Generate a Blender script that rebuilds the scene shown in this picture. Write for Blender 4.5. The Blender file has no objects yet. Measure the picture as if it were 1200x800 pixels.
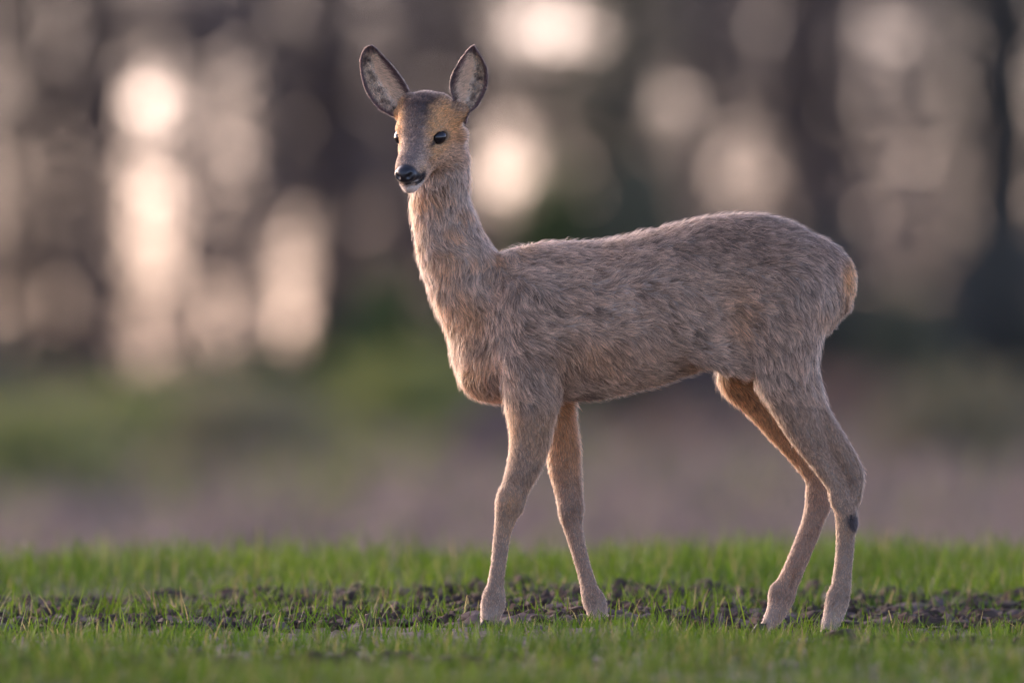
import bpy, math, random, time
import numpy as np
from mathutils import Vector, Matrix
from mathutils.kdtree import KDTree

rng = np.random.default_rng(7)
random.seed(7)
sc = bpy.context.scene
C = sc.collection
R = math.radians
T0 = time.time()

# ------------------------------------------------------------------ camera, sky, sun, exposure
K = 680.0            # photograph pixels per metre at the deer
GX, GZ = 600.0, 737.0
CAM_Y, CAM_Z = -29.3, 0.4515
cam_d = bpy.data.cameras.new("camera")
cam = bpy.data.objects.new("camera", cam_d)
C.objects.link(cam)
sc.camera = cam
cam.location = (0, CAM_Y, CAM_Z)
aim = Vector((0, 0, (GZ - 400) / K))
cam.rotation_euler = (aim - cam.location).to_track_quat('-Z', 'Y').to_euler()
cam_d.sensor_width = 36.0
cam_d.lens = 36.0 * 29.3 / (1200 / K)
cam_d.clip_start = 0.5
cam_d.clip_end = 20000
cam_d.dof.use_dof = True
cam_d.dof.focus_distance = 29.27
cam_d.dof.aperture_fstop = 3.7
cam_d.dof.aperture_blades = 0

SUN_EL, SUN_ROT = 16.0, -44.0
world = bpy.data.worlds.new("World")
sc.world = world
world.use_nodes = True
wn = world.node_tree
bg = wn.nodes['Background']
sky = wn.nodes.new('ShaderNodeTexSky')
sky.sky_type = 'NISHITA'
sky.sun_disc = False
sky.sun_elevation = R(SUN_EL)
sky.sun_rotation = R(SUN_ROT)
sky.air_density = 0.5
sky.dust_density = 1.0
sky.ozone_density = 2.0
tint = wn.nodes.new('ShaderNodeMix')
tint.data_type = 'RGBA'
tint.blend_type = 'MULTIPLY'
tint.inputs['Factor'].default_value = 1.0
tint.inputs['B'].default_value = (1.0, 0.765, 0.72, 1)
wn.links.new(sky.outputs[0], tint.inputs['A'])
wn.links.new(tint.outputs['Result'], bg.inputs[0])
bg.inputs[1].default_value = 0.15

sun_d = bpy.data.lights.new("sun", 'SUN')
sun_d.energy = 0.5
sun_d.angle = R(30)
sun_d.color = (1.0, 0.80, 0.60)
sun = bpy.data.objects.new("sun", sun_d)
C.objects.link(sun)
sv = Vector((math.sin(R(SUN_ROT)) * math.cos(R(SUN_EL)), math.cos(R(SUN_ROT)) * math.cos(R(SUN_EL)), math.sin(R(SUN_EL))))
sun.rotation_euler = sv.to_track_quat('Z', 'Y').to_euler()
sc.view_settings.view_transform = 'Standard'
sc.view_settings.look = 'None'
sc.view_settings.exposure = 2.55
sc.view_settings.gamma = 1.0

# ------------------------------------------------------------------ helpers
def tag(o, label=None, cat=None, group=None, kind=None):
    if label: o['label'] = label
    if cat: o['category'] = cat
    if group: o['group'] = group
    if kind: o['kind'] = kind
    return o

def empty(name, loc=(0, 0, 0)):
    o = bpy.data.objects.new(name, None)
    o.empty_display_size = 0.1
    C.objects.link(o)
    o.location = loc
    return o

def mesh_np(name, v, faces, mat, parent=None, smooth=True, col=None, colname='coat'):
    """faces: list of index arrays, each (n, k)"""
    me = bpy.data.meshes.new(name)
    v = np.asarray(v, dtype=np.float32)
    me.vertices.add(len(v))
    me.vertices.foreach_set('co', v.ravel())
    if not isinstance(faces, (list, tuple)): faces = [faces]
    loops = np.concatenate([f.ravel() for f in faces]).astype(np.int32)
    tot = np.concatenate([np.full(len(f), f.shape[1], dtype=np.int32) for f in faces])
    st = np.concatenate([[0], np.cumsum(tot)[:-1]]).astype(np.int32)
    me.loops.add(len(loops))
    me.loops.foreach_set('vertex_index', loops)
    me.polygons.add(len(tot))
    me.polygons.foreach_set('loop_start', st)
    me.polygons.foreach_set('loop_total', tot)
    me.polygons.foreach_set('use_smooth', np.full(len(tot), smooth))
    me.update(calc_edges=True)
    if col is not None:
        a = me.color_attributes.new(colname, 'FLOAT_COLOR', 'POINT')
        c4 = np.ones((len(v), 4), dtype=np.float32); c4[:, :col.shape[1]] = col
        a.data.foreach_set('color', c4.ravel())
    me.materials.append(mat)
    o = bpy.data.objects.new(name, me)
    C.objects.link(o)
    if parent: o.parent = parent
    return o

def sstep(a, b, x):
    t = np.clip((x - a) / (b - a), 0, 1)
    return t * t * (3 - 2 * t)

def _hash(i, j, k, s):
    h = (i * 374761393 + j * 668265263 + k * 2147483647 + s * 974634777) & 0xFFFFFFFF
    h = ((h ^ (h >> 13)) * 1274126177) & 0xFFFFFFFF
    h = (h ^ (h >> 16)) & 0xFFFFFF
    return h / 0xFFFFFF

def vnoise(p, s=0):
    """value noise in 0..1 at points (n,3)"""
    p = np.asarray(p, dtype=np.float64) + 1000.0
    i = np.floor(p).astype(np.int64); f = p - i; f = f * f * (3 - 2 * f)
    r = 0
    for dx in (0, 1):
        for dy in (0, 1):
            for dz in (0, 1):
                w = (f[:, 0] if dx else 1 - f[:, 0]) * (f[:, 1] if dy else 1 - f[:, 1]) * (f[:, 2] if dz else 1 - f[:, 2])
                r = r + w * _hash(i[:, 0] + dx, i[:, 1] + dy, i[:, 2] + dz, s)
    return r

def fbm(p, s=0, o=3):
    a, r, t = 1.0, 0, 0
    for q in range(o):
        r = r + a * vnoise(np.asarray(p) * 2 ** q, s + q * 17); t += a; a *= .5
    return r / t

def unit(v):
    return v / np.maximum(np.linalg.norm(v, axis=1, keepdims=True), 1e-9)

# node materials
def new_mat(name):
    m = bpy.data.materials.new(name)
    m.use_nodes = True
    return m, m.node_tree.nodes, m.node_tree.links, m.node_tree.nodes['Principled BSDF']

def noise_mat(name, c1, c2, scale, rough=.9, c3=None, bump=0, trans=0, detail=4):
    m, n, l, b = new_mat(name)
    tc = n.new('ShaderNodeTexCoord')
    nz = n.new('ShaderNodeTexNoise'); nz.inputs['Scale'].default_value = scale; nz.inputs['Detail'].default_value = detail
    l.new(tc.outputs['Object'], nz.inputs['Vector'])
    cr = n.new('ShaderNodeValToRGB')
    cr.color_ramp.elements[0].position = .32; cr.color_ramp.elements[0].color = (*c1, 1)
    cr.color_ramp.elements[1].position = .68; cr.color_ramp.elements[1].color = (*c2, 1)
    if c3:
        e = cr.color_ramp.elements.new(.5); e.color = (*c3, 1)
    l.new(nz.outputs['Fac'], cr.inputs['Fac'])
    l.new(cr.outputs['Color'], b.inputs['Base Color'])
    b.inputs['Roughness'].default_value = rough
    b.inputs['Specular IOR Level'].default_value = .2
    if bump:
        bp = n.new('ShaderNodeBump'); bp.inputs['Strength'].default_value = bump; bp.inputs['Distance'].default_value = .01
        l.new(nz.outputs['Fac'], bp.inputs['Height']); l.new(bp.outputs['Normal'], b.inputs['Normal'])
    if trans:
        add_trans(m, n, l, b, cr.outputs['Color'], trans)
    return m

def add_trans(m, n, l, b, colsock, f):
    t = n.new('ShaderNodeBsdfTranslucent'); l.new(colsock, t.inputs['Color'])
    mx = n.new('ShaderNodeMixShader'); mx.inputs[0].default_value = f
    l.new(b.outputs[0], mx.inputs[1]); l.new(t.outputs[0], mx.inputs[2])
    l.new(mx.outputs[0], n['Material Output'].inputs['Surface'])

# ------------------------------------------------------------------ ground
def ground_z(x, y):
    """height of the land; y = 0 at the deer, camera at y = -29.3"""
    y = np.asarray(y, dtype=np.float64); x = np.asarray(x, dtype=np.float64)
    near = np.where(y < 0, 0.013 * y, 0.013 * y + 0.0016 * np.clip(y, 0, 6) ** 2)
    crest = 3.3
    zc = 0.013 * crest + .0016 * crest ** 2
    # beyond the crest the field dips, then climbs slowly to the wood
    d = y - crest
    far = zc - 0.42 * sstep(0, 16, d) + 0.42 * sstep(22, 78, d) - 3.0 * sstep(86, 260, d) - 9 * sstep(300, 2500, d)
    z = np.where(y < crest, near, far)
    z = z - .028 * sstep(.15, .42, x) * np.exp(-(y / 1.5) ** 2)
    z = z + .010 * np.sin(x * 1.3 + .4) * np.exp(-(y / 12) ** 2) + .006 * np.sin(x * 3.1 + y * .8)
    return z

def soil_band(x, y):
    """0..1: how bare the soil is"""
    w = .35 * (vnoise(np.stack([x * 1.1, y * 1.1, x * 0], 1), 3) - .5)
    b = sstep(-.05, .35, y + w) * (1 - sstep(1.6, 2.0, y + w))
    p = vnoise(np.stack([x * 1.6, y * 1.0, x * 0], 1), 9)
    b2 = .55 * sstep(.62, .8, p) * (y < 0)
    return np.clip(np.maximum(b, b2), 0, 1)

def axis(parts):
    return np.unique(np.concatenate([np.linspace(*p) for p in parts]).round(4))

gx = axis([(-4000, -60, 24), (-60, -6, 28), (-6, -1.6, 90), (-1.6, 1.6, 280), (1.6, 6, 90), (6, 60, 28), (60, 4000, 24)])
gy = axis([(-60, -29, 12), (-29, -5, 50), (-5, -1, 160), (-1, 4, 300), (4, 12, 60), (12, 110, 80), (110, 300, 30), (300, 7000, 30)])
GXX, GYY = np.meshgrid(gx, gy, indexing='ij')
xs, ys = GXX.ravel(), GYY.ravel()
gz = ground_z(xs, ys)
nearw = ((np.abs(xs) < 6.5) & (ys > -6) & (ys < 5)).astype(float)
P = np.stack([xs, ys, xs * 0], 1)
sb = soil_band(xs, ys)
clod = (fbm(P * 9, 5, 3) - .5) * .03 + (fbm(P * np.array([30, 24, 1]), 8, 4) - .5) * .055
gz = gz + nearw * clod * (.35 + .65 * sb)
fieldw = (np.abs(ys - 50) < 48).astype(float) * (1 - nearw)
gz = gz + fieldw * (fbm(P * 1.5, 11, 3) - .5) * .10
nx_, ny_ = len(gx), len(gy)
idx = np.arange(nx_ * ny_).reshape(nx_, ny_)
gf = np.stack([idx[:-1, :-1], idx[1:, :-1], idx[1:, 1:], idx[:-1, 1:]], -1).reshape(-1, 4)

m_ground, n, l, b = new_mat("field_soil")
tc = n.new('ShaderNodeTexCoord')
n1 = n.new('ShaderNodeTexNoise'); n1.inputs['Scale'].default_value = .22; n1.inputs['Detail'].default_value = 3
n2 = n.new('ShaderNodeTexNoise'); n2.inputs['Scale'].default_value = 26; n2.inputs['Detail'].default_value = 6
l.new(tc.outputs['Object'], n1.inputs['Vector']); l.new(tc.outputs['Object'], n2.inputs['Vector'])
r1 = n.new('ShaderNodeValToRGB')
r1.color_ramp.elements[0].position = .35; r1.color_ramp.elements[0].color = (.075, .056, .046, 1)
r1.color_ramp.elements[1].position = .62; r1.color_ramp.elements[1].color = (.185, .15, .138, 1)
r2 = n.new('ShaderNodeValToRGB')
r2.color_ramp.elements[0].position = .3; r2.color_ramp.elements[0].color = (.45, .42, .42, 1)
r2.color_ramp.elements[1].position = .72; r2.color_ramp.elements[1].color = (1.1, 1.02, 1.0, 1)
l.new(n1.outputs['Fac'], r1.inputs['Fac']); l.new(n2.outputs['Fac'], r2.inputs['Fac'])
mx = n.new('ShaderNodeMix'); mx.data_type = 'RGBA'; mx.blend_type = 'MULTIPLY'; mx.inputs['Factor'].default_value = 1
l.new(r1.outputs[0], mx.inputs['A']); l.new(r2.outputs[0], mx.inputs['B'])
l.new(mx.outputs['Result'], b.inputs['Base Color'])
b.inputs['Roughness'].default_value = .95; b.inputs['Specular IOR Level'].default_value = .15
bp = n.new('ShaderNodeBump'); bp.inputs['Strength'].default_value = .6; bp.inputs['Distance'].default_value = .008
l.new(n2.outputs['Fac'], bp.inputs['Height']); l.new(bp.outputs['Normal'], b.inputs['Normal'])
ground = mesh_np('ground', np.stack([xs, ys, gz], 1), gf, m_ground)
tag(ground, 'brown ploughed soil field rising gently to the wood', None, None, 'structure')

# loose clods lying on the bare strip
def ico():
    import bmesh
    bm = bmesh.new(); bmesh.ops.create_icosphere(bm, subdivisions=2, radius=1)
    v = np.array([q.co[:] for q in bm.verts]); f = np.array([[a.index for a in q.verts] for q in bm.faces]); bm.free()
    return v, f
iv, if_ = ico()
def lumps(n_, xr, yr, smin, smax, seed):
    g = np.random.default_rng(seed)
    x = g.uniform(*xr, n_ * 4); y = g.uniform(*yr, n_ * 4)
    keep = g.random(n_ * 4) < soil_band(x, y) ** 1.5
    x, y = x[keep][:n_], y[keep][:n_]
    k = len(x)
    s = smin + (smax - smin) * g.random(k) ** 4
    vv = iv[None] * (1 + 1.25 * (g.random((k, len(iv), 1)) - .5)) * s[:, None, None] * g.uniform(.55, 1.5, (k, 1, 3)) * np.array([1, 1, .65])
    vv = vv + np.stack([x, y, ground_z(x, y) + s * .35 + .004], 1)[:, None, :]
    ff = if_[None] + (np.arange(k) * len(iv))[:, None, None]
    return vv.reshape(-1, 3), ff.reshape(-1, 3)
cv, cf = lumps(15000, (-2.4, 2.4), (-3, 2.3), .002, .018, 4)
m_clod = noise_mat("clod_soil", (.024, .016, .012), (.090, .062, .045), 45, .95, bump=.5)
o = mesh_np('soil_clods', cv, cf, m_clod, smooth=False)
o.data.polygons.foreach_set('use_smooth', np.ones(len(o.data.polygons), bool))
tag(o, 'dark crumbly soil clods on the bare strip behind the deer', None, None, 'stuff')

# ------------------------------------------------------------------ grass
m_grass, n, l, b = new_mat("young_wheat_blade")
at = n.new('ShaderNodeAttribute'); at.attribute_name = 'coat'
l.new(at.outputs['Color'], b.inputs['Base Color'])
b.inputs['Roughness'].default_value = .6; b.inputs['Specular IOR Level'].default_value = .2
add_trans(m_grass, n, l, b, at.outputs['Color'], .45)

def blades(n_, xr, yr, dens, hfun, seed, wid=.0030, seg=4):
    g = np.random.default_rng(seed)
    x = g.uniform(*xr, n_); y = g.uniform(*yr, n_)
    # blades stand in small tillers: pull them together
    tx = g.uniform(*xr, n_ // 7); ty = g.uniform(*yr, n_ // 7)
    ti = g.integers(0, len(tx), n_)
    use = g.random(n_) < .72
    x = np.where(use, tx[ti] + g.normal(0, .013, n_), x); y = np.where(use, ty[ti] + g.normal(0, .013, n_), y)
    keep = g.random(n_) < dens(x, y)
    x, y, ti = x[keep], y[keep], ti[keep]; k = len(x)
    h = hfun(x, y) * (.45 + .75 * g.random(k)) * (.75 + .5 * ((ti * 0.6180339) % 1))
    az = g.uniform(0, 2 * math.pi, k); lean = np.abs(g.normal(.28, .28, k)); bend = g.uniform(0, .9, k)
    waz = az + math.pi / 2 + g.normal(0, .5, k)
    w = wid * g.uniform(.6, 1.25, k)
    t = np.linspace(0, 1, seg + 1)
    ang = lean[:, None] + bend[:, None] * t[None]
    dz = np.cos(ang); dr = np.sin(ang)
    zz = np.concatenate([np.zeros((k, 1)), np.cumsum(dz[:, 1:], 1)], 1) / seg * h[:, None]
    rr = np.concatenate([np.zeros((k, 1)), np.cumsum(dr[:, 1:], 1)], 1) / seg * h[:, None]
    cx = x[:, None] + rr * np.cos(az)[:, None]; cy = y[:, None] + rr * np.sin(az)[:, None]
    cz = ground_z(x, y)[:, None] + zz - .004
    ww = w[:, None] * np.clip(1.15 - t, 0.04, 1)[None] ** .7 * .5
    ox = np.cos(waz)[:, None] * ww; oy = np.sin(waz)[:, None] * ww
    L = np.stack([cx - ox, cy - oy, cz], -1); Rr = np.stack([cx + ox, cy + oy, cz], -1)
    V = np.stack([L, Rr], 2)                                   # k, seg+1, 2, 3
    base = (np.arange(k) * (seg + 1) * 2)[:, None]
    q = []
    for s in range(seg):
        q.append(np.stack([base[:, 0] + 2 * s, base[:, 0] + 2 * s + 1, base[:, 0] + 2 * s + 3, base[:, 0] + 2 * s + 2], 1))
    F = np.stack(q, 1).reshape(-1, 4)
    hue = g.random(k)[:, None]; dry = (g.random(k) < .09)[:, None]
    pn = fbm(np.stack([x * 2.2, y * 1.2, x * 0], 1), 31, 2)[:, None]
    hue = np.clip(hue * .6 + pn * .6 - .1, 0, 1)
    c0 = np.array([.05, .125, .010]); c1 = np.array([.17, .255, .018]); cd = np.array([.36, .30, .12])
    c = c0 + (c1 - c0) * hue
    c = np.where(dry, cd, c) * g.uniform(.40, 1.1, (k, 1)) * (.80 + .20 * sstep(-1.6, -.5, y))[:, None]
    cc = np.repeat(c, (seg + 1) * 2, axis=0)
    return V.reshape(-1, 3), F, cc

def dens_main(x, y):
    s = soil_band(x, y)
    d = np.where(y < .1, 1.0 - .75 * s, np.where(y < 1.85, .16 + .30 * (1 - s), .8))
    d = d * np.where(y > 3.6, np.clip(1 - (y - 3.6) / .9, 0, 1), 1)
    tuft = sstep(.42, .72, vnoise(np.stack([x * 3.4, y * 2.2, x * 0], 1), 41))
    d = d * np.where((y > -.9) & (y < .12), .62, 1)
    d = d * np.where((y > .1) & (y < 1.85), .85 + 3.2 * tuft, .55 + .45 * tuft)
    return np.clip(d, 0, 1)
def h_main(x, y):
    tuft = vnoise(np.stack([x * 3.0, y * 1.6, x * 0], 1), 47)
    return (.026 + .044 * tuft + .012 * sstep(1.8, 2.8, y)) * np.where((y > -.9) & (y < .12), .8 - .22 * sstep(.2, .4, x) * (x < .8), 1)
bv, bf, bc = blades(150000, (-1.9, 1.9), (-4.2, 4.4), dens_main, h_main, 1)
bv2, bf2, bc2 = blades(60000, (-6, 6), (-6.5, 4.4), lambda x, y: dens_main(x, y) * ((np.abs(x) > 1.85) | (y < -4.15)), h_main, 2, .0042, 3)
def near_feet(x, y):
    d = np.zeros(len(x))
    for fx, fy in ((-.04, -.07), (.15, .06), (.54, -.07), (.435, .055)):
        d = np.maximum(d, np.exp(-(((x - fx) / .10) ** 2 + ((y - fy + .10) / .11) ** 2)))
    return d
bv3, bf3, bc3 = blades(9000, (-.3, .75), (-.5, .15), near_feet, lambda x, y: .024 + 0 * x, 3, .0026)
bf3 = bf3 + len(bv) + len(bv2)
o = mesh_np('grass', np.concatenate([bv, bv2, bv3]), [bf, bf2 + len(bv), bf3], m_grass, col=np.concatenate([bc, bc2, bc3]))
tag(o, 'short bright green shoots of young grass across the field', None, None, 'stuff')
print('ground', round(time.time() - T0, 1))

# ------------------------------------------------------------------ the deer: implicit body in photograph units (X right, Y away, Z up)
VX = 1.45
X0, X1, Y0, Y1, Z0, Z1 = 412., 1024., -112., 96., -20., 652.
NX, NY, NZ = int((X1 - X0) / VX), int((Y1 - Y0) / VX), int((Z1 - Z0) / VX)
F = np.full((NX, NY, NZ), 60.0, dtype=np.float32)
AX = (X0 + np.arange(NX) * VX).astype(np.float32)
AY = (Y0 + np.arange(NY) * VX).astype(np.float32)
AZ = (Z0 + np.arange(NZ) * VX).astype(np.float32)

def region(lo, hi):
    s = []
    for a, lo_, hi_, n_ in ((AX, lo[0], hi[0], NX), (AY, lo[1], hi[1], NY), (AZ, lo[2], hi[2], NZ)):
        i0 = int(np.clip(np.searchsorted(a, lo_), 0, n_)); i1 = int(np.clip(np.searchsorted(a, hi_), 0, n_))
        s.append((i0, i1))
    return s

def blend(s, d, k, sub=False):
    sl = tuple(slice(*q) for q in s)
    a = F[sl]
    if sub:                                     # smooth subtraction
        h = np.maximum(k - np.abs(a + d), 0) / k
        F[sl] = np.maximum(a, -d) + h * h * k * .25
    else:
        h = np.maximum(k - np.abs(a - d), 0) / k
        F[sl] = np.minimum(a, d) - h * h * k * .25

def grids(s):
    return (AX[s[0][0]:s[0][1], None, None], AY[None, s[1][0]:s[1][1], None], AZ[None, None, s[2][0]:s[2][1]])

def cone(a, b, ra, rb, ky=1.0, k=6.0, sub=False):
    a = np.array(a, float); b = np.array(b, float)
    rm = max(ra, rb) + k + 4; ry = rm * max(ky, .6) + k + 4
    lo = np.minimum(a, b) - np.array([rm, ry, rm]); hi = np.maximum(a, b) + np.array([rm, ry, rm])
    s = region(lo, hi)
    if min(q[1] - q[0] for q in s) <= 0: return
    x, y, z = grids(s)
    d = b - a; d2 = d.copy(); d2[1] /= ky
    px, py_, pz = x - a[0], (y - a[1]) / ky, z - a[2]
    L2 = float(d2 @ d2) + 1e-6
    t = np.clip((px * d2[0] + py_ * d2[1] + pz * d2[2]) / L2, 0, 1)
    r = ra + (rb - ra) * t
    dist = np.sqrt((px - t * d2[0]) ** 2 + (py_ - t * d2[1]) ** 2 + (pz - t * d2[2]) ** 2) - r
    blend(s, (dist * min(1, ky + .15)).astype(np.float32), k, sub)

def cat_rom(p, n_=5):
    p = np.array(p, float)
    q = np.vstack([2 * p[0] - p[1], p, 2 * p[-1] - p[-2]])
    out = []
    for i in range(1, len(q) - 2):
        for t in np.linspace(0, 1, n_, endpoint=False):
            a, b_, c, d = q[i - 1], q[i], q[i + 1], q[i + 2]
            out.append(.5 * ((2 * b_) + (-a + c) * t + (2 * a - 5 * b_ + 4 * c - d) * t ** 2 + (-a + 3 * b_ - 3 * c + d) * t ** 3))
    out.append(p[-1])
    return np.array(out)

def limb(pts, ky=1.0, k=6.0, n_=4, join=2.0):
    """pts: (px, py, depth, radius[, ky])"""
    P_ = cat_rom([(p[0], p[2], GZ - p[1], p[3] - 1.3 * float(sstep(500, 560, p[1]))) for p in pts], n_)
    for i in range(len(P_) - 1):
        cone(P_[i][:3], P_[i + 1][:3], P_[i][3], P_[i + 1][3], ky, k if i == 0 else join + P_[i][3] * .12)

def ell(c, r, rot=None, k=8.0, sub=False):
    """ellipsoid, c in (x, depth, z); rot: rows = local axes"""
    c = np.array(c, float); r = np.array(r, float)
    M = np.eye(3) if rot is None else np.array(rot)
    ext = np.sqrt(((M.T * r) ** 2).sum(1)) + k + 4
    s = region(c - ext, c + ext)
    x, y, z = grids(s)
    q = [(M[i][0] * (x - c[0]) + M[i][1] * (y - c[1]) + M[i][2] * (z - c[2])) / r[i] for i in range(3)]
    k0 = np.sqrt(q[0] ** 2 + q[1] ** 2 + q[2] ** 2)
    k1 = np.sqrt((q[0] / r[0]) ** 2 + (q[1] / r[1]) ** 2 + (q[2] / r[2]) ** 2) + 1e-6
    blend(s, (k0 * (k0 - 1) / k1).astype(np.float32), k, sub)

# --- trunk as a loft of measured stations: px, top, bottom, half width, centre depth
ST = np.array([
    (548, 322, 440, 28, -4), (560, 311, 452, 38, -4), (580, 303, 463, 48, -3), (610, 293, 470, 58, -2), (650, 289, 471, 68, 0), (700, 288, 468, 78, 0),
    (740, 281, 459, 84, 0), (780, 271, 448, 83, 0), (820, 261, 434, 76, 0), (860, 257, 426, 71, 0), (895, 256, 420, 67, 0),
    (925, 264, 414, 60, 0), (952, 278, 402, 50, 0), (975, 294, 384, 38, 0), (992, 312, 358, 22, 0)], float)
def loft():
    x0, x1 = ST[0, 0], ST[-1, 0]
    s = region((x0 - 10, -110, GZ - 500), (x1 + 10, 96, GZ - 235))
    x, y, z = grids(s)
    xx = AX[s[0][0]:s[0][1]]
    def sm(col):
        v = np.interp(xx, ST[:, 0], ST[:, col])
        kr = np.exp(-np.linspace(-2, 2, 25) ** 2); kr /= kr.sum()
        return np.convolve(np.pad(v, 12, mode='edge'), kr, 'valid')[:, None, None]
    top, bot, hw, yc = sm(1), sm(2), sm(3), sm(4)
    zc = GZ - (top * .52 + bot * .48); hz = (bot - top) * .5
    # egg section: widest below the middle
    vz = (z - zc) / hz
    ww = hw * (1 - .16 * np.clip(vz, -1, 1) - .06 * np.clip(vz, -1, 1) ** 2)
    q = np.sqrt(((y - yc) / ww) ** 2 + np.abs(vz) ** 2.0)
    d = (q - 1) * np.minimum(ww, hz) * .92
    end = np.maximum(x0 - x, x - x1)
    d = np.maximum(d, end * 1.0 + 0 * d)
    blend(s, d.astype(np.float32), 6)
loft()
# rump and buttock
ell((955, 0, GZ - 334), (42, 44, 44), k=20)
ell((981, 0, GZ - 328), (19, 20, 20), k=12)
# neck base, chest, shoulder
limb([(517, 172, -10, 24), (518, 200, -4, 27.5), (515, 235, 0, 30), (522, 265, 0, 32.5), (533, 300, 0, 37.5), (550, 335, 0, 42), (570, 370, 0, 45), (586, 405, 0, 48)], ky=.86, k=10)
ell((573, 0, GZ - 418), (35, 40, 42), k=18)
ell((585, -2, GZ - 436), (40, 42, 28), k=14)
ell((558, 0, GZ - 406), (20, 22, 28), k=16)
ell((622, -48, GZ - 385), (40, 26, 62), k=22)       # near shoulder
ell((628, 46, GZ - 390), (40, 26, 60), k=22)        # far shoulder
limb([(618, 400, -50, 34), (622, 440, -52, 31), (623, 468, -52, 27.5), (622, 495, -50, 23.5), (620, 520, -49, 20.5), (614, 545, -48, 18.5), (604, 570, -47, 15.5),
      (598, 584, -46, 15.2), (594, 600, -46, 13.2), (589, 622, -46, 10.2), (585.5, 650, -46, 9.2), (582, 675, -46, 9.2), (579, 698, -46, 10.5), (576, 714, -46, 12.0), (573, 728, -48, 9.5)], ky=.86, k=18)
limb([(640, 420, 44, 34), (650, 462, 46, 21), (656, 492, 46, 16.5), (659, 520, 46, 17.5), (661, 545, 46, 17.8), (665, 570, 46, 15.8), (668, 592, 46, 14.2),
      (670, 612, 45, 11.6), (676, 636, 45, 9.6), (683, 662, 45, 9.0), (690, 686, 44, 9.5), (696, 704, 43, 10.5), (701, 722, 42, 11.2), (706, 733, 40, 8)], ky=.88, k=14)
# hind legs
ell((918, -36, GZ - 342), (52, 38, 58), k=24)
ell((902, -48, GZ - 385), (40, 30, 46), k=18)
ell((918, 36, GZ - 342), (50, 36, 56), k=22)
limb([(922, 360, -46, 44), (917, 402, -50, 39), (921, 438, -50, 32.5), (929, 466, -50, 26), (938, 490, -50, 22), (948, 512, -50, 18), (961, 536, -50, 14.0), (974, 557, -50, 12.5), (986, 577, -50, 12.6),
      (991, 598, -50, 13), (991, 620, -49, 11.3), (990, 645, -48, 10.6), (987.5, 668, -47, 10.6), (985, 690, -46, 11.6), (980, 710, -46, 12), (975, 726, -47, 11), (970, 742, -49, 9)], ky=.84, k=22)
limb([(940, 440, -46, 15), (957, 482, -45, 12.5), (977, 513, -45, 11), (992, 535, -46, 10), (1000, 552, -47, 9.5), (1001, 572, -48, 8.5), (997, 596, -49, 8)], ky=.8, k=8, join=1.5)
limb([(905, 380, 38, 40), (885, 415, 42, 36), (874, 438, 44, 29), (890, 462, 45, 24), (909, 490, 46, 19.5), (926, 513, 46, 16.5), (942, 536, 46, 13.8), (955, 556, 46, 13), (959, 574, 46, 13.2),
      (957, 594, 46, 13.2), (950, 618, 45, 12.4), (941, 641, 44, 12), (932.5, 662, 43, 12), (923, 683, 42, 12.4), (917, 700, 41, 12.6), (910, 716, 40, 11.5), (901, 732, 38, 9), (895, 742, 37, 8)], ky=.84, k=16)
limb([(915, 470, 48, 14), (935, 505, 49, 11), (955, 535, 49, 10), (968, 556, 48, 9), (970, 575, 47, 8), (963, 600, 46, 8)], ky=.8, k=8, join=1.5)
for (x_, y_, r_) in ((958, 495, 11), (968, 516, 9), (980, 538, 8), (990, 556, 8), (995, 574, 8)):
    cone((x_, -46, GZ - y_), (x_ + 4, -46, GZ - y_ - 8), r_, r_, .55, 6)
def bump(px_, py_, d_, r_, k_=5): ell((px_, d_, GZ - py_), (r_ - 1.6, (r_ - 1.6) * .8, r_ * 1.5), k=k_ + 4)
for a_ in ((590, 592, -52, 8), (607, 590, -46, 6.5), (664, 598, 40, 7.5), (675, 596, 45, 6.5), (572, 702, -46, 7), (585, 704, -47, 7.5), (690, 700, 43, 7.5), (703, 706, 42, 7),
           (1003, 560, -48, 7.5), (980, 582, -52, 8), (984, 700, -46, 8.5), (976, 704, -47, 7.5), (966, 566, 46, 6), (953, 582, 44, 7), (921, 694, 41, 8.5), (908, 696, 41, 8)): bump(*a_)
for a_, b_ in (((594, 620), (577, 695)), ((680, 622), (697, 692)), ((996, 630), (990, 692)), ((953, 630), (926, 688))):       # groove before the tendon
    dd_ = -57 if a_[0] in (594, 996) else 35
    cone((a_[0] - 1, dd_, GZ - a_[1]), (b_[0] - 1, dd_, GZ - b_[1]), 2.2, 2.2, 1, 5, True)
# flank skin fold between belly and thigh
limb([(826, 412, -58, 14), (846, 414, -58, 16), (872, 420, -56, 20)], ky=.5, k=20)

ell((842, -104, GZ - 352), (30, 24, 44), k=26, sub=True)      # hollow of the flank
cone((664, -104, GZ - 350), (668, -100, GZ - 430), 14, 18, 1, 24, True)      # behind the shoulder
cone((578, -78, GZ - 330), (590, -84, GZ - 400), 12, 14, 1, 22, True)        # neck meets shoulder
cone((878, -112, GZ - 330), (868, -100, GZ - 395), 14, 16, 1, 22, True)      # in front of the thigh
for k_ in range(5):
    xr = 690 + k_ * 27
    cone((xr + 14, -98, GZ - 330), (xr - 6, -104, GZ - 420), 9, 9, 1, 14, True)   # between the ribs
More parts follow.
